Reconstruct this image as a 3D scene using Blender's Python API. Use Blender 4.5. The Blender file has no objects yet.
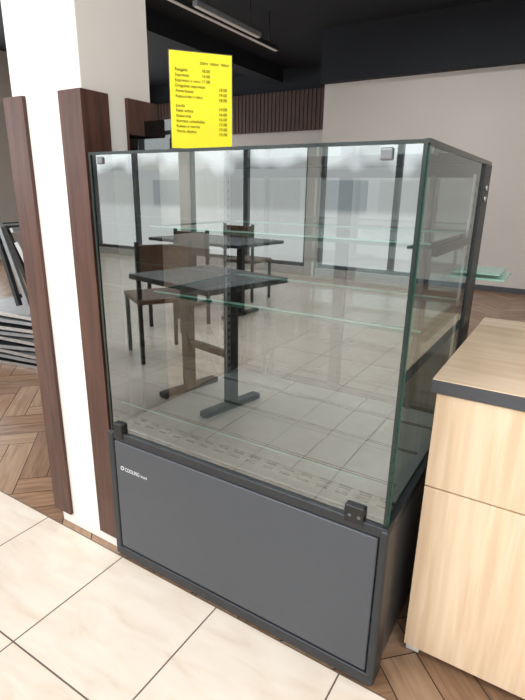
import bpy, bmesh, random, math
from mathutils import Vector, Matrix
random.seed(7)
S=bpy.context.scene
S.view_settings.view_transform='Standard'
S.view_settings.exposure=.12
COL=S.collection

# ---------------------------------------------------------------- materials
def srgb(r,g,b):
    f=lambda c:(c/255/12.92) if c/255<=.04045 else ((c/255+.055)/1.055)**2.4
    return (f(r),f(g),f(b),1)
def newmat(name):
    m=bpy.data.materials.new(name); m.use_nodes=True
    nt=m.node_tree; b=nt.nodes.get('Principled BSDF')
    return m,nt,b
def plain(name,c,rough=.5,metal=0,noise=.06,scale=8,bump=0,spec=.5):
    m,nt,b=newmat(name)
    n=nt.nodes.new('ShaderNodeTexNoise'); n.inputs['Scale'].default_value=scale; n.inputs['Detail'].default_value=4
    tc=nt.nodes.new('ShaderNodeTexCoord'); nt.links.new(tc.outputs['Object'],n.inputs['Vector'])
    r=nt.nodes.new('ShaderNodeValToRGB')
    lo=[x*(1-noise) for x in c[:3]]+[1]; hi=[min(1,x*(1+noise)) for x in c[:3]]+[1]
    r.color_ramp.elements[0].color=lo; r.color_ramp.elements[1].color=hi
    r.color_ramp.elements[0].position=.3; r.color_ramp.elements[1].position=.7
    nt.links.new(n.outputs['Fac'],r.inputs[0]); nt.links.new(r.outputs[0],b.inputs['Base Color'])
    b.inputs['Roughness'].default_value=rough; b.inputs['Metallic'].default_value=metal
    b.inputs['Specular IOR Level'].default_value=spec
    if bump:
        bp=nt.nodes.new('ShaderNodeBump'); bp.inputs['Strength'].default_value=bump; bp.inputs['Distance'].default_value=.01
        nt.links.new(n.outputs['Fac'],bp.inputs['Height']); nt.links.new(bp.outputs[0],b.inputs['Normal'])
    return m
def wood(name,c1,c2,scale=(1,1,1),rot=0,rough=.45,dist=2,nscale=6):
    m,nt,b=newmat(name)
    tc=nt.nodes.new('ShaderNodeTexCoord'); mp=nt.nodes.new('ShaderNodeMapping')
    mp.inputs['Rotation'].default_value=(0,0,rot)
    mp2=nt.nodes.new('ShaderNodeMapping'); mp2.inputs['Scale'].default_value=scale
    nt.links.new(tc.outputs['Object'],mp.inputs[0]); nt.links.new(mp.outputs[0],mp2.inputs[0])
    n=nt.nodes.new('ShaderNodeTexNoise'); n.inputs['Scale'].default_value=nscale; n.inputs['Detail'].default_value=6
    n.inputs['Distortion'].default_value=dist*.3
    nt.links.new(mp2.outputs[0],n.inputs['Vector'])
    r=nt.nodes.new('ShaderNodeValToRGB'); r.color_ramp.elements[0].position=.35; r.color_ramp.elements[1].position=.65
    r.color_ramp.elements[0].color=c1; r.color_ramp.elements[1].color=c2
    nt.links.new(n.outputs['Fac'],r.inputs[0]); nt.links.new(r.outputs[0],b.inputs['Base Color'])
    b.inputs['Roughness'].default_value=rough
    return m
def glass(name,tint,base=.06,mult=1.0,rough=0):
    m,nt,b=newmat(name); nt.nodes.remove(b)
    out=nt.nodes.get('Material Output')
    t=nt.nodes.new('ShaderNodeBsdfTransparent'); t.inputs[0].default_value=tint
    g=nt.nodes.new('ShaderNodeBsdfGlossy'); g.inputs['Roughness'].default_value=rough; g.inputs['Color'].default_value=(.94,1,1,1)
    fr=nt.nodes.new('ShaderNodeFresnel'); fr.inputs['IOR'].default_value=1.5
    ma=nt.nodes.new('ShaderNodeMath'); ma.operation='MULTIPLY_ADD'; ma.use_clamp=True
    ma.inputs[1].default_value=mult; ma.inputs[2].default_value=base
    mx=nt.nodes.new('ShaderNodeMixShader')
    nt.links.new(fr.outputs[0],ma.inputs[0]); nt.links.new(ma.outputs[0],mx.inputs[0])
    nt.links.new(t.outputs[0],mx.inputs[1]); nt.links.new(g.outputs[0],mx.inputs[2]); nt.links.new(mx.outputs[0],out.inputs[0])
    return m
def outside(name,hi,mid,lo):
    """bright street view seen through the shop windows: sky, facades, pavement"""
    m,nt,b=newmat(name); nt.nodes.remove(b); out=nt.nodes.get('Material Output')
    em=nt.nodes.new('ShaderNodeEmission')
    tc=nt.nodes.new('ShaderNodeTexCoord'); sp=nt.nodes.new('ShaderNodeSeparateXYZ'); nt.links.new(tc.outputs['Object'],sp.inputs[0])
    br=nt.nodes.new('ShaderNodeTexBrick'); br.offset=.3; br.inputs['Scale'].default_value=1
    br.inputs['Brick Width'].default_value=1.1; br.inputs['Row Height'].default_value=.75; br.inputs['Mortar Size'].default_value=.09
    br.inputs['Color1'].default_value=(mid*1.25,mid*1.22,mid*1.15,1); br.inputs['Color2'].default_value=(mid*.4,mid*.45,mid*.5,1); br.inputs['Mortar'].default_value=(mid,mid,mid,1)
    cb=nt.nodes.new('ShaderNodeCombineXYZ')
    ad=nt.nodes.new('ShaderNodeMath'); ad.operation='ADD'; nt.links.new(sp.outputs[0],ad.inputs[0]); nt.links.new(sp.outputs[1],ad.inputs[1])
    nt.links.new(ad.outputs[0],cb.inputs[0]); nt.links.new(sp.outputs[2],cb.inputs[1]); nt.links.new(cb.outputs[0],br.inputs['Vector'])
    n=nt.nodes.new('ShaderNodeTexNoise'); n.inputs['Scale'].default_value=1.3; nt.links.new(tc.outputs['Object'],n.inputs['Vector'])
    zz=nt.nodes.new('ShaderNodeMath'); zz.operation='MULTIPLY_ADD'; zz.inputs[1].default_value=.9; nt.links.new(n.outputs['Fac'],zz.inputs[0]); nt.links.new(sp.outputs[2],zz.inputs[2])
    r=nt.nodes.new('ShaderNodeMapRange'); r.inputs[1].default_value=2.0; r.inputs[2].default_value=2.2; nt.links.new(zz.outputs[0],r.inputs[0])
    mx=nt.nodes.new('ShaderNodeMixRGB'); nt.links.new(r.outputs[0],mx.inputs[0]); nt.links.new(br.outputs['Color'],mx.inputs[1]); mx.inputs[2].default_value=(hi*.97,hi*.99,hi,1)
    r2=nt.nodes.new('ShaderNodeMapRange'); r2.inputs[1].default_value=1.0; r2.inputs[2].default_value=.9; nt.links.new(sp.outputs[2],r2.inputs[0])
    mx2=nt.nodes.new('ShaderNodeMixRGB'); nt.links.new(r2.outputs[0],mx2.inputs[0]); nt.links.new(mx.outputs[0],mx2.inputs[1]); mx2.inputs[2].default_value=(lo,lo,lo*.98,1)
    nt.links.new(mx2.outputs[0],em.inputs[0]); em.inputs[1].default_value=1
    nt.links.new(em.outputs[0],out.inputs[0]); return m

M={}
M['white']=plain('plaster_white',srgb(234,230,225),.8,noise=.03,scale=5,bump=.08)
M['wallwarm']=plain('plaster_warm',srgb(198,193,188),.85,noise=.03,scale=2,bump=.05)
M['wallgrey']=plain('plaster_grey',srgb(202,197,192),.85,noise=.03,scale=1.2,bump=.05)
M['black']=plain('ceiling_black',srgb(27,31,38),.85,noise=.1,scale=3)
M['ceilw']=plain('ceiling_white',srgb(215,215,213),.85,noise=.02,scale=3)
M['brownboard']=wood('wood_walnut',srgb(62,36,27),srgb(86,52,40),(14,14,1.2),rough=.4,nscale=3)
M['slat']=wood('wood_slat',srgb(64,42,35),srgb(82,56,46),(8,8,1),rough=.6)
M['panel']=plain('panel_graphite',srgb(72,76,82),.4,.05,noise=.02,scale=30)
M['trimdark']=plain('trim_charcoal',srgb(44,47,51),.4,.2,noise=.05,scale=20)
M['blk']=plain('plastic_black',srgb(18,18,20),.4,noise=.1)
M['steel']=plain('steel_brushed',srgb(190,192,194),.3,.9,noise=.05,scale=25)
M['deck']=plain('deck_sheet',srgb(198,201,202),.35,.1,noise=.04,scale=25)
M['steeld']=plain('steel_dark',srgb(120,122,125),.35,.8,noise=.1,scale=15)
M['zinc']=plain('zinc_grey',srgb(150,153,156),.45,.5,noise=.12,scale=12)
M['oak']=wood('laminate_oak',srgb(218,190,158),srgb(234,211,182),(22,22,1.1),rough=.5,nscale=2.2,dist=1)
M['oaktop']=wood('laminate_oak_top',srgb(222,196,166),srgb(236,214,187),(1.1,14,18),rough=.5,nscale=2.2,dist=1)
M['edge']=plain('edge_graphite',srgb(72,74,79),.5,noise=.04)
M['paper']=plain('paper_yellow',srgb(250,238,45),.7,noise=.01)
M['paperw']=plain('paper_white',srgb(235,235,230),.7,noise=.01)
M['ink']=plain('ink_black',srgb(70,66,25),.8,noise=.01)
M['label']=plain('label_white',srgb(230,232,235),.6,noise=.01)
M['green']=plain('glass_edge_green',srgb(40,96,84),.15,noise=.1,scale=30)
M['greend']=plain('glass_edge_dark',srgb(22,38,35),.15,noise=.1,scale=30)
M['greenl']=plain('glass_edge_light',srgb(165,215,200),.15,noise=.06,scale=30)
M['gfront']=glass('glass_front',(.74,.79,.78,1),.19,1.3)
M['gside']=glass('glass_side',(.85,.89,.88,1),.10,1.0)
M['gshelf']=glass('glass_shelf',(.70,.80,.77,1),.10,1.3)
M['gback']=glass('glass_back',(.30,.34,.35,1),.10,1.0)
M['acryl']=glass('acrylic_clear',(.95,.97,.97,1),.05,1.0)
M['chairwood']=wood('wood_chair',srgb(84,56,42),srgb(110,76,56),(2,2,12))
M['outF']=outside('street_view_front',3.0,1.3,1.7)
M['outL']=outside('street_view_left',5.5,3.2,2.6)

def tilemat():
    m,nt,b=newmat('floor_tile_travertine')
    tc=nt.nodes.new('ShaderNodeTexCoord'); mp=nt.nodes.new('ShaderNodeMapping')
    mp.inputs['Location'].default_value=(-.012,.012,0)
    nt.links.new(tc.outputs['Object'],mp.inputs[0])
    br=nt.nodes.new('ShaderNodeTexBrick'); br.offset=0; br.squash=1
    br.inputs['Scale'].default_value=1; br.inputs['Brick Width'].default_value=.405; br.inputs['Row Height'].default_value=.405
    br.inputs['Mortar Size'].default_value=.0024; br.inputs['Mortar Smooth'].default_value=.1
    nt.links.new(mp.outputs[0],br.inputs['Vector'])
    mr=nt.nodes.new('ShaderNodeMapping'); mr.inputs['Rotation'].default_value=(0,0,.9); mr.inputs['Scale'].default_value=(2.2,7,1)
    nt.links.new(tc.outputs['Object'],mr.inputs[0])
    n=nt.nodes.new('ShaderNodeTexNoise'); n.inputs['Scale'].default_value=2.6; n.inputs['Detail'].default_value=9; n.inputs['Distortion'].default_value=.6
    nt.links.new(mr.outputs[0],n.inputs['Vector'])
    r=nt.nodes.new('ShaderNodeValToRGB')
    r.color_ramp.elements[0].position=.25; r.color_ramp.elements[0].color=srgb(208,193,174)
    r.color_ramp.elements[1].position=.65; r.color_ramp.elements[1].color=srgb(224,214,201)
    e=r.color_ramp.elements.new(.42); e.color=srgb(218,205,190)
    nt.links.new(n.outputs['Fac'],r.inputs[0])
    mx=nt.nodes.new('ShaderNodeMixRGB'); mx.inputs[2].default_value=srgb(98,86,76)
    nt.links.new(br.outputs['Fac'],mx.inputs[0]); nt.links.new(r.outputs[0],mx.inputs[1])
    nt.links.new(mx.outputs[0],b.inputs['Base Color']); b.inputs['Roughness'].default_value=.3
    bp=nt.nodes.new('ShaderNodeBump'); bp.invert=True; bp.inputs['Strength'].default_value=.4; bp.inputs['Distance'].default_value=.003
    nt.links.new(br.outputs['Fac'],bp.inputs['Height']); nt.links.new(bp.outputs[0],b.inputs['Normal'])
    return m
M['tile']=tilemat()

# ---------------------------------------------------------------- helpers
def empty(name,loc=(0,0,0)):
    e=bpy.data.objects.new(name,None); e.location=loc; e.empty_display_size=.1; COL.objects.link(e); return e
def adopt(o,parent):
    if parent is not None:
        o.parent=parent; o.matrix_parent_inverse=Matrix.Translation(-Vector(parent.location))
def box(name,x0,x1,y0,y1,z0,z1,mat,parent=None,bevel=0,mtx=None):
    bm=bmesh.new(); bmesh.ops.create_cube(bm,size=1)
    c=Vector(((x0+x1)/2,(y0+y1)/2,(z0+z1)/2))
    for v in bm.verts: v.co=Vector((v.co.x*(x1-x0),v.co.y*(y1-y0),v.co.z*(z1-z0)))
    if bevel: bmesh.ops.bevel(bm,geom=bm.edges[:]+bm.verts[:],offset=bevel,segments=3,affect='EDGES',profile=.5)
    me=bpy.data.meshes.new(name); bm.to_mesh(me); bm.free()
    if mat: me.materials.append(mat)
    o=bpy.data.objects.new(name,me); COL.objects.link(o)
    if mtx is not None: o.matrix_world=mtx@Matrix.Translation(c)
    else: o.location=c
    adopt(o,parent); return o
def multibox(name,boxes,mats,parent=None):
    bm=bmesh.new()
    for b in boxes:
        x0,x1,y0,y1,z0,z1=b[:6]; mi=b[6] if len(b)>6 else 0
        vs=[bm.verts.new((x,y,z)) for x in (x0,x1) for y in (y0,y1) for z in (z0,z1)]
        for f in ((0,1,3,2),(4,6,7,5),(0,4,5,1),(2,3,7,6),(0,2,6,4),(1,5,7,3)):
            fc=bm.faces.new([vs[i] for i in f]); fc.material_index=mi
    bmesh.ops.recalc_face_normals(bm,faces=bm.faces)
    me=bpy.data.meshes.new(name); bm.to_mesh(me); bm.free()
    for m in mats: me.materials.append(m)
    o=bpy.data.objects.new(name,me); COL.objects.link(o); adopt(o,parent); return o
def quad(name,pts,mat,parent=None):
    me=bpy.data.meshes.new(name); me.from_pydata([tuple(p) for p in pts],[],[tuple(range(len(pts)))]); me.materials.append(mat)
    o=bpy.data.objects.new(name,me); COL.objects.link(o); adopt(o,parent); return o
def cyl(name,p0,p1,r,mat,parent=None,seg=20):
    p0=Vector(p0);p1=Vector(p1);d=p1-p0
    bm=bmesh.new(); bmesh.ops.create_cone(bm,cap_ends=True,segments=seg,radius1=r,radius2=r,depth=d.length)
    me=bpy.data.meshes.new(name)
    bmesh.ops.transform(bm,matrix=Matrix.Translation((p0+p1)/2)@d.to_track_quat('Z','Y').to_matrix().to_4x4(),verts=bm.verts)
    for f in bm.faces: f.smooth=len(f.verts)==4
    bm.to_mesh(me); bm.free(); me.materials.append(mat)
    o=bpy.data.objects.new(name,me); COL.objects.link(o); adopt(o,parent); return o
def text(name,s,size,mtx,mat,parent=None,align='LEFT',sx=1):
    cu=bpy.data.curves.new(name,'FONT'); cu.body=s; cu.size=size; cu.align_x=align; cu.extrude=.0002
    cu.materials.append(mat)
    o=bpy.data.objects.new(name,cu); COL.objects.link(o); o.matrix_world=mtx@Matrix.Diagonal((sx,1,1,1)); adopt(o,parent); return o

# ---------------------------------------------------------------- floor
XL,XR,YF,YB=-7.5,5.0,-6.0,8.0
def build_floor():
    bm=bmesh.new()
    W,n=.115,4; g=.0018; a=math.radians(45); R2=Matrix.Rotation(a,2)
    N=95
    def rect(c0,r0,w,h,ori):
        cx,cy=R2@Vector(((c0+w/2)*W,(r0+h/2)*W))
        if cx<XL-.5 or cx>XR+.5 or cy<-.5 or cy>YB+.5: return
        pts=[(c0*W+g,r0*W+g),((c0+w)*W-g,r0*W+g),((c0+w)*W-g,(r0+h)*W-g),(c0*W+g,(r0+h)*W-g)]
        vs=[bm.verts.new((*(R2@Vector(p)),0)) for p in pts]
        f=bm.faces.new(vs); f.material_index=2+ori*4+random.randrange(4)
    for c in range(-N,N):
        for r in range(-N,N):
            d=(c-r)%(2*n)
            if d==0: rect(c,r,n,1,0)
            elif d==2*n-1: rect(c,r,1,n,1)
    for co,no in (((0,-.01,0),(0,-1,0)),((0,YB,0),(0,1,0)),((XL,0,0),(-1,0,0)),((XR,0,0),(1,0,0))):
        bmesh.ops.bisect_plane(bm,geom=bm.verts[:]+bm.edges[:]+bm.faces[:],plane_co=co,plane_no=no,clear_outer=True)
    def q(x0,x1,y0,y1,z,mi):
        f=bm.faces.new([bm.verts.new(p) for p in ((x0,y0,z),(x1,y0,z),(x1,y1,z),(x0,y1,z))]); f.material_index=mi
    q(XL,XR,YF,-.01,0,0)
    q(XL,XR,-.01,YB,-.0015,1)
    me=bpy.data.meshes.new('floor'); bm.to_mesh(me); bm.free()
    me.materials.append(M['tile']); me.materials.append(plain('grout_brown',srgb(60,48,40),.8))
    tones=[((122,92,70),(152,120,94)),((132,100,77),(160,128,102)),((114,86,66),(144,114,90)),((138,110,87),(164,136,111))]
    for ori in (0,1):
        for k,(c1,c2) in enumerate(tones):
            me.materials.append(wood('plank_%d_%d'%(ori,k),srgb(*c1),srgb(*c2),(1.5,16,1),rot=-(a+(math.pi/2 if ori else 0)),rough=.3,nscale=3,dist=2))
    o=bpy.data.objects.new('floor',me); COL.objects.link(o)
build_floor()

# ---------------------------------------------------------------- walls
H=3.4
fw=[(-7.2,-4.9),(-4.7,-2.4),(-2.2,.1),(.3,2.6),(2.8,4.8)]; fz=(.12,3.0)
bx=[(XL,XR,YF-.2,YF,0,fz[0]),(XL,XR,YF-.2,YF,fz[1],H)]
xs=[XL]+[v for w in fw for v in w]+[XR]
for i in range(0,len(xs),2): bx.append((xs[i],xs[i+1],YF-.2,YF,fz[0],fz[1]))
multibox('wall_front',bx,[M['wallwarm']])
lw=[(-5.2,-2.8),(-2.2,.2),(1.6,4.2),(4.8,7.2)]; lz=(.6,2.8)
bx=[(XL-.2,XL,YF,YB,0,lz[0]),(XL-.2,XL,YF,YB,lz[1],H)]
ys=[YF]+[v for w in lw for v in w]+[YB]
for i in range(0,len(ys),2): bx.append((XL-.2,XL,ys[i],ys[i+1],lz[0],lz[1]))
multibox('wall_left',bx,[M['wallwarm']])
multibox('wall_right',[(XR,XR+.2,YF,6.3,0,H)],[M['wallwarm']])
multibox('wall_back',[(-2.33,XR+.2,6.3,8.0,0,2.73)],[M['wallgrey']])
multibox('wall_back_bulkhead',[(-2.33,XR+.2,6.15,8.0,2.73,H)],[M['black']])
multibox('wall_back_recess',[(XL,-2.33,YB,YB+.2,0,2.35,0),(XL,-2.33,YB,YB+.2,2.35,H,1)],[M['wallgrey'],M['black']])
multibox('ceiling',[(XL,XR,1.0,YB,H,H+.1,0),(XL,XR,YF,1.0,H,H+.1,1)],[M['black'],M['ceilw']])
sl=[(XL,-2.34,7.9,7.99,2.36,3.0,0)]
x=XL+.02
while x<-2.4:
    sl.append((x,x+.065,7.885,7.9,2.33,3.02,0)); x+=.085
multibox('trim_slats',sl,[M['slat']])
multibox('ceiling_beam',[(-4.2,-3.9,1.0,7.8,3.15,H),(XL,XR,2.2,2.5,3.1,H)],[M['black']])
multibox('baseboard_back',[(-2.33,XR,6.285,6.3,0,.07)],[M['edge']])

def area(name,loc,rot,sx,sy,p,col=(1,1,1)):
    l=bpy.data.lights.new(name,'AREA'); l.shape='RECTANGLE'; l.size=sx; l.size_y=sy; l.energy=p; l.color=col
    o=bpy.data.objects.new(name,l); o.location=loc; o.rotation_euler=rot; COL.objects.link(o); return o
for i,(a,b) in enumerate(fw):
    t=.05
    bx=[(a,a+t,YF-.14,YF-.06,*fz),(b-t,b,YF-.14,YF-.06,*fz),(a,b,YF-.14,YF-.06,fz[0],fz[0]+t),(a,b,YF-.14,YF-.06,fz[1]-t,fz[1]),
        ((a+b)/2-.04,(a+b)/2+.04,YF-.14,YF-.06,*fz),(a,b,YF-.14,YF-.06,2.2,2.27)]
    multibox('window_%d'%(i+1),bx,[M['edge']])
quad('exterior_street_front',[(XL,YF-.25,0),(XR,YF-.25,0),(XR,YF-.25,3.1),(XL,YF-.25,3.1)],M['outF'])
for i,(a,b) in enumerate(lw):
    t=.04
    bx=[(XL-.14,XL-.06,a,a+t,*lz),(XL-.14,XL-.06,b-t,b,*lz),(XL-.14,XL-.06,a,b,lz[0],lz[0]+t),(XL-.14,XL-.06,a,b,lz[1]-t,lz[1]),(XL-.14,XL-.06,(a+b)/2-.03,(a+b)/2+.03,*lz)]
    multibox('window_%d'%(i+6),bx,[M['edge']])
quad('exterior_street_left',[(XL-.25,YF,0),(XL-.25,YB,0),(XL-.25,YB,2.9),(XL-.25,YF,2.9)],M['outL'])
w=bpy.data.worlds.new('world'); S.world=w; w.use_nodes=True
w.node_tree.nodes['Background'].inputs[0].default_value=(.8,.9,1,1); w.node_tree.nodes['Background'].inputs[1].default_value=1.0
for (lx,ly,p) in ((-3.2,-3.6,52),(-.6,-3.6,52),(2.2,-3.6,52),(-3.2,-1.5,52),(-.6,-1.9,54),(2.2,-1.5,50)):  # unseen ceiling panels, added as fill light for the front room
    e=empty('added_fill_panel',(lx,ly,H-.02))
    multibox('fill_panel_frame',[(lx-.64,lx+.64,ly-.64,ly-.61,H-.06,H),(lx-.64,lx+.64,ly+.61,ly+.64,H-.06,H),(lx-.64,lx-.61,ly-.61,ly+.61,H-.06,H),(lx+.61,lx+.64,ly-.61,ly+.61,H-.06,H)],[M['paperw']],e)
    adopt(area('fill_panel_lamp',(lx,ly,H-.03),(0,0,0),1.2,1.2,p,(.97,.985,1)),e)
for (lx,ly) in ((-.2,4.3),(3,4.3)):  # two more panels added only to brighten the back wall
    e=empty('added_back_fill_panel',(lx,ly,H-.02))
    multibox('fill_panel_frame',[(lx-.34,lx+.34,ly-.34,ly-.31,H-.06,H),(lx-.34,lx+.34,ly+.31,ly+.34,H-.06,H),(lx-.34,lx-.31,ly-.31,ly+.31,H-.06,H),(lx+.31,lx+.34,ly-.31,ly+.31,H-.06,H)],[M['blk']],e)
    adopt(area('fill_panel_lamp',(lx,ly,H-.03),(0,0,0),.6,.6,34,(1,.98,.96)),e)

# ---------------------------------------------------------------- column
col=empty('column',(-.18,.14,0))
box('column_shaft',-.335,-.028,.012,.272,0,H,M['white'],col,bevel=.004)
multibox('wood_trim_1',[(-.362,-.27,0,.012,.05,1.466),(-.362,-.335,.012,.08,.05,1.466)],[M['brownboard']],col)
multibox('wood_trim_2',[(-.11,-.018,0,.012,.05,1.466),(-.028,-.018,.012,.095,.05,1.466)],[M['brownboard']],col)
multibox('wood_trim_3',[(-.028,-.016,.165,.284,.05,1.466),(-.12,-.028,.272,.284,.05,1.466)],[M['brownboard']],col)

# ---------------------------------------------------------------- display case
dc=empty('refrigerated_display_case',(.45,.36,0))
W,D,ZT,ZB=.9,.72,1.30,.48
box('base_body',.0,.895,.02,.70,.05,.45,M['steeld'],dc)
box('front_panel',.016,.888,-.012,.02,.050,.452,M['panel'],dc,bevel=.004)
box('front_post_left',-.013,.014,-.014,.05,.012,.478,M['trimdark'],dc,bevel=.005)
box('front_post_right',.890,.913,-.014,.05,.012,.478,M['trimdark'],dc,bevel=.008)
box('front_rail',-.008,.908,-.010,.03,.455,.482,M['trimdark'],dc,bevel=.003)
box('bottom_lip',.0,.905,-.015,.03,.010,.046,M['trimdark'],dc,bevel=.006)
box('kick_plate',.02,.88,.01,.66,0,.06,M['blk'],dc)
box('side_panel_right',.896,.906,.05,.70,.03,.46,M['steeld'],dc,bevel=.002)
box('side_panel_left',-.006,.0,.05,.70,.03,.46,M['steeld'],dc,bevel=.002)
box('side_rail_right',.885,.910,.03,.72,.455,.482,M['trimdark'],dc,bevel=.003)
box('side_rail_left',-.008,.015,.03,.72,.455,.482,M['trimdark'],dc,bevel=.003)
multibox('rear_frame',[(0,.9,.69,.73,.45,.50),(0,.9,.69,.73,1.265,1.296),(0,.03,.69,.73,.5,1.265),(.87,.9,.69,.73,.5,1.265),(.43,.47,.695,.725,.5,1.265)],[M['trimdark']],dc)
dk=[(.01,.89,.02,.055,.484,.490,0),(.01,.89,.098,.68,.484,.490,0),(.01,.89,.055,.098,.478,.480,1)]
x=.01
while x<.88:
    dk.append((x,x+.018,.055,.098,.484,.490,0)); x+=.055
dk.append((.01,.89,.073,.080,.484,.490,0))
multibox('deck_grille',dk,[M['deck'],M['blk']],dc)
rb=[]
for yy in (.16,.17,.36,.37,.55,.56): rb.append((.03,.87,yy,yy+.003,.490,.4915))
for xx in (.3,.6): rb.append((xx,xx+.003,.1,.68,.490,.4915))
multibox('deck_seams',rb,[M['trimdark']],dc)
quad('glass_front',[(0,0,ZB),(W,0,ZB),(W,0,ZT),(0,0,ZT)],M['gfront'],dc)
quad('glass_left',[(0,0.006,ZB),(0,.69,ZB),(0,.69,ZT),(0,.006,ZT)],M['gside'],dc)
quad('glass_right',[(W,0.006,ZB),(W,.69,ZB),(W,.69,ZT),(W,.006,ZT)],M['gside'],dc)
quad('glass_top',[(0,0,ZT),(W,0,ZT),(W,.72,ZT),(0,.72,ZT)],M['gside'],dc)
quad('glass_rear',[(.03,.71,.5),(.87,.71,.5),(.87,.71,1.265),(.03,.71,1.265)],M['gback'],dc)
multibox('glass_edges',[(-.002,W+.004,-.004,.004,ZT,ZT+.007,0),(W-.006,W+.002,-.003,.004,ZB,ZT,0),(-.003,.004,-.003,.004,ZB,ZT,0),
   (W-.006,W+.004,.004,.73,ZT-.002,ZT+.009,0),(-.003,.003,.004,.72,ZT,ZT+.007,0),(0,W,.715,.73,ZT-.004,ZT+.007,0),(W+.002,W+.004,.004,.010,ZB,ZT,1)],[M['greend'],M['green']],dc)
box('side_post_rear_right',.898,.906,.62,.73,.48,1.30,M['trimdark'],dc,bevel=.002)
box('side_post_rear_left',-.006,.002,.62,.73,.48,1.30,M['trimdark'],dc,bevel=.002)
for zz in (1.235,1.205): cyl('bolt',(.905,.66,zz),(.912,.66,zz),.008,M['steel'],dc)
for i,z in enumerate((1.105,.90)):
    quad('glass_shelf_%d'%(i+1),[(.02,.2,z),(.88,.2,z),(.88,.66,z),(.02,.66,z)],M['gshelf'],dc)
    # glass edge: highlight painted as a pale top line, deep green body below
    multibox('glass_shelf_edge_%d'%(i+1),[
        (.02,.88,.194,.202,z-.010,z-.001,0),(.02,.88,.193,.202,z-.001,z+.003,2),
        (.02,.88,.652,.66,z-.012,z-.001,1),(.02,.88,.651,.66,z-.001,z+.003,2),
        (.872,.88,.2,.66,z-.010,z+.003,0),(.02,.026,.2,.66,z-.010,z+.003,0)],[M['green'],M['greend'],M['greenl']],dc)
    multibox('shelf_bracket_%d'%(i+1),[(.878,.890,.22,.66,z-.030,z-.010,0),(.010,.022,.22,.66,z-.030,z-.010,0),(.03,.87,.662,.672,z-.022,z-.008,0)],[M['trimdark']],dc)
up=[]
for xx,yy in ((.880,.60),(.012,.60)):
    up.append((xx,xx+.008,yy,yy+.025,.49,1.27,0))
    z=.52
    while z<1.25:
        up.append((xx-.001,xx+.009,yy+.008,yy+.017,z,z+.012,1)); z+=.03
for xx in (.15,.75): up.append((xx-.007,xx+.007,.672,.686,.49,1.27,2))
multibox('shelf_upright',up,[M['steel'],M['blk'],M['steeld']],dc)
quad('acrylic_guard',[(.03,.02,.49),(.83,.02,.49),(.83,.02,.575),(.03,.02,.575)],M['acryl'],dc)
box('acrylic_guard_edge',.03,.83,.0185,.0215,.574,.577,M['greenl'],dc)
box('hinge_bottom_left',.018,.057,-.014,.012,.464,.514,M['blk'],dc,bevel=.004)
box('hinge_bottom_right',.80,.85,-.012,.012,.468,.515,M['blk'],dc,bevel=.004)
for xx in (.815,.838): cyl('hinge_screw',(xx,-.013,.49),(xx,-.011,.49),.004,M['steeld'],dc)
box('clip_top_right',.815,.84,-.006,.02,1.272,1.295,M['steeld'],dc,bevel=.004)
box('clip_top_left',.03,.052,-.006,.02,1.276,1.295,M['steeld'],dc,bevel=.004)
multibox('rear_ledge',[(.80,.985,.75,.95,.955,.961,0),(.80,.97,.75,.93,.972,.978,0),(.80,.90,.73,.76,.93,.955,1),(.82,.88,.76,.90,.961,.972,1)],[M['greenl'],M['trimdark']],dc)
mt=Matrix.Translation((.046,-.0135,.354))@Matrix.Rotation(math.radians(90),4,'X')
text('maker_label','COOLING',.019,mt@Matrix.Translation((.012,0,0)),M['label'],dc,sx=.74)
text('maker_label_small','brand',.015,mt@Matrix.Translation((.082,0,0)),M['label'],dc,sx=.74)
bpy.ops.mesh.primitive_torus_add(major_radius=.006,minor_radius=.0012,location=(.047,-.0135,.361),rotation=(math.radians(90),0,0))
t=bpy.context.object; t.name='maker_logo_ring'; t.data.materials.append(M['label']); adopt(t,dc)

# ---------------------------------------------------------------- price sign
ps=empty('price_sign',(.3175,.0875,1.307))
p0=Vector((.268,.03,1.309)); p1=Vector((.367,.145,1.309)); ex=(p1-p0).normalized(); ez=Vector((0,0,1)); ey=ez.cross(ex)
SM=Matrix(((ex.x,ey.x,0,p0.x),(ex.y,ey.y,0,p0.y),(0,0,1,p0.z),(0,0,0,1)))
def sbox(n,*a,**k): return box(n,*a,mtx=SM,parent=ps,**k)
sbox('paper_sheet',0,.152,0,.001,.004,.218,M['paper'])
sbox('acrylic_back',-.002,.154,.0015,.0035,0,.220,M['acryl'])
sbox('acrylic_foot',-.002,.154,-.0,.05,-.001,.001,M['acryl'])
FM=SM@Matrix.Translation((0,-.0006,0))@Matrix.Rotation(math.radians(90),4,'X')
rows=[("Rezgalis","18.00"),("Espresso","14.00"),("Espresso s varu","17.00"),("Dvigubas espresso","18.00"),("Amerikano","19.00"),("Kapucinas s varu","18.00"),None,("Juoda","14.00"),("Flett white","16.00"),("Kakavinis","16.00"),("Karstas sokoladas","15.00"),("Kakao s varniu","15.00"),("Varza skystu","15.00")]
text('price_header','250ml  500ml  700ml',.0085,FM@Matrix.Translation((.072,.193,0)),M['ink'],ps)
z=.176
for i,r in enumerate(rows):
    if r:
        text('price_row',r[0],.0098,FM@Matrix.Translation((.012,z,0)),M['ink'],ps)
        text('price_value',r[1],.0098,FM@Matrix.Translation((.076,z,0)) if i<3 else FM@Matrix.Translation((.118,z-.004,0)),M['ink'],ps)
        z-=.0115
    else: z-=.009
lh=empty('acrylic_leaflet_holder',(.12,.2,1.307))
multibox('holder_body',[(.05,.20,.10,.102,1.308,1.345),(.05,.20,.16,.162,1.308,1.40),(.05,.052,.10,.16,1.308,1.36),(.198,.20,.10,.16,1.308,1.36),(.05,.20,.10,.162,1.307,1.309)],[M['acryl']],lh)
multibox('leaflets',[(.06,.19,.125,.135,1.309,1.33)],[M['paperw']],lh)
pp=empty('paper_stack',(.55,.2,1.307))
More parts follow.
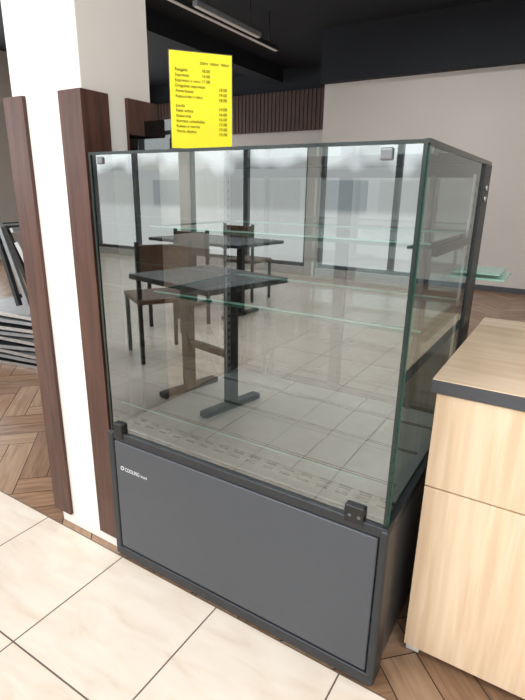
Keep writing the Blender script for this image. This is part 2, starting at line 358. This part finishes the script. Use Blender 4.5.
multibox('sheets',[(.50,.66,.12,.32,1.3075,1.312),(.52,.64,.15,.30,1.312,1.318)],[M['paperw']],pp)

# ---------------------------------------------------------------- counter
ct=empty('wooden_counter',(1.6,.5,0))
cx0,cx1=.945,2.3
box('carcass',cx0,cx1,.16,.84,.05,.78,M['oak'],ct)
for i,(a,b) in enumerate(((cx0,1.62),(1.624,cx1))):
    box('drawer_front_%d'%(i+1),a,b,.142,.158,.535,.776,M['oak'],ct,bevel=.0012)
    box('door_front_%d'%(i+1),a,b,.142,.158,.035,.531,M['oak'],ct,bevel=.0012)
box('countertop_core',.932,2.32,.136,.862,.779,.8095,M['edge'],ct,bevel=.001)
box('countertop_surface',.9335,2.3185,.1375,.8605,.8095,.812,M['oaktop'],ct)
for i,(fx,fy) in enumerate(((.965,.18),(2.25,.18),(.965,.8),(2.25,.8))):
    box('foot_%d'%(i+1),fx-.018,fx+.018,fy-.018,fy+.018,0,.05,M['paperw'],ct,bevel=.003)

# ---------------------------------------------------------------- stacked metal shelving (left)
sh=empty('stacked_metal_shelving',(-2.1,1.1,0))
for i in range(9):
    z=.02+i*.045; j=random.uniform(-.05,.05)
    T=Matrix.Translation((-2.15+j,1.15+j*.6,z))@Matrix.Rotation(math.radians(10+random.uniform(-9,9)),4,'Z')
    box('shelf_tray_%d'%(i+1),-.48,.48,-.22,.22,-.006,.006,M['zinc'] if i%3 else M['trimdark'],sh,mtx=T)
    for s in (-1,1): box('tray_flange',-.48,.48,s*.22-.006,s*.22+.006,-.018,.006,M['zinc'] if i%2 else M['steel'],sh,mtx=T)
    for s in (-1,1): box('tray_end',s*.48-.006,s*.48+.006,-.22,.22,-.018,.006,M['zinc'],sh,mtx=T)
for i in range(4):
    T=Matrix.Translation((-2.15+i*.05,1.25+i*.03,.42))@Matrix.Rotation(math.radians(8+i*4),4,'Z')@Matrix.Rotation(math.radians(-14-i*3),4,'Y')
    mt_=(M['trimdark'],M['zinc'],M['blk'],M['steel'])[i]
    for s in (-.2,.2): box('frame_leg',-.015,.015,s-.015,s+.015,0,.78-.1*i,mt_,sh,mtx=T)
    for zz in (.05,.3,.55): box('frame_rung',-.01,.01,-.2,.2,zz,zz+.03,mt_,sh,mtx=T)

# ---------------------------------------------------------------- track lights
for n,(x,y0,y1,z) in enumerate(((-2.62,3.2,5.4,3.0),(-2.45,3.5,4.7,2.97))):
    e=empty('linear_track_light',(x,(y0+y1)/2,z))
    box('housing',x-.03,x+.03,y0,y1,z,z+.05,M['zinc'] if n else M['trimdark'],e,bevel=.004)
    box('diffuser',x-.022,x+.022,y0+.02,y1-.02,z-.006,z,M['paperw'],e)
    for yy in (y0+.2,y1-.2): cyl('rod',(x,yy,z+.05),(x,yy,H),.005,M['blk'],e)

# ---------------------------------------------------------------- tables and chairs behind the camera
def table(x,y,rot,w=.75,d=.75):
    e=empty('cafe_table',(x,y,0)); T=Matrix.Translation((x,y,0))@Matrix.Rotation(rot,4,'Z')
    box('table_top',-w/2,w/2,-d/2,d/2,.725,.755,M['trimdark'],e,mtx=T,bevel=.004)
    for s in (-1,1):
        box('pedestal',s*w*.28-.03,s*w*.28+.03,-.03,.03,.03,.70,M['blk'],e,mtx=T,bevel=.004)
        box('foot_bar',s*w*.28-.03,s*w*.28+.03,-d*.36,d*.36,0,.035,M['blk'],e,mtx=T,bevel=.006)
        box('top_bar',s*w*.28-.025,s*w*.28+.025,-d*.34,d*.34,.70,.726,M['blk'],e,mtx=T)
    box('stretcher',-w*.28,w*.28,-.015,.015,.30,.34,M['blk'],e,mtx=T)
def chair(x,y,rot):
    e=empty('dining_chair',(x,y,0)); T=Matrix.Translation((x,y,0))@Matrix.Rotation(rot,4,'Z')
    box('seat',-.21,.21,-.21,.21,.44,.48,M['chairwood'],e,mtx=T,bevel=.012)
    for i,(a,b) in enumerate(((-.19,-.19),(.19,-.19),(-.19,.19),(.19,.19))):
        box('leg_%d'%(i+1),a-.014,a+.014,b-.014,b+.014,0,.44 if b<0 else .88,M['blk'],e,mtx=T,bevel=.003)
    box('backrest',-.2,.2,.178,.202,.66,.86,M['chairwood'],e,mtx=T,bevel=.008)
table(-.60,-1.27,math.radians(12),.7,.6)
chair(-1.45,-1.75,math.radians(-60))
table(-2.0,-3.2,math.radians(5),1.2,.75)
chair(-1.9,-2.5,math.radians(180)); chair(-2.1,-3.95,math.radians(0))
table(.4,-4.2,math.radians(0),1.2,.75)
chair(.3,-3.45,math.radians(10)); chair(.6,-4.95,math.radians(180))

# ---------------------------------------------------------------- camera
X=Vector((.849,-.165,.502)); Z=Vector((.0164,.953,.3015))
Z.normalize(); X=(X-Z*X.dot(Z)).normalized(); Y=Z.cross(X)
R=Matrix((X,Y,Z)).to_4x4()
cd=bpy.data.cameras.new('camera'); cd.sensor_fit='VERTICAL'; cd.sensor_height=36; cd.sensor_width=27; cd.lens=495/700*36; cd.clip_start=.02
co=bpy.data.objects.new('camera',cd); COL.objects.link(co); co.matrix_world=Matrix.Translation((1.157,-.972,1.209))@R
S.camera=co
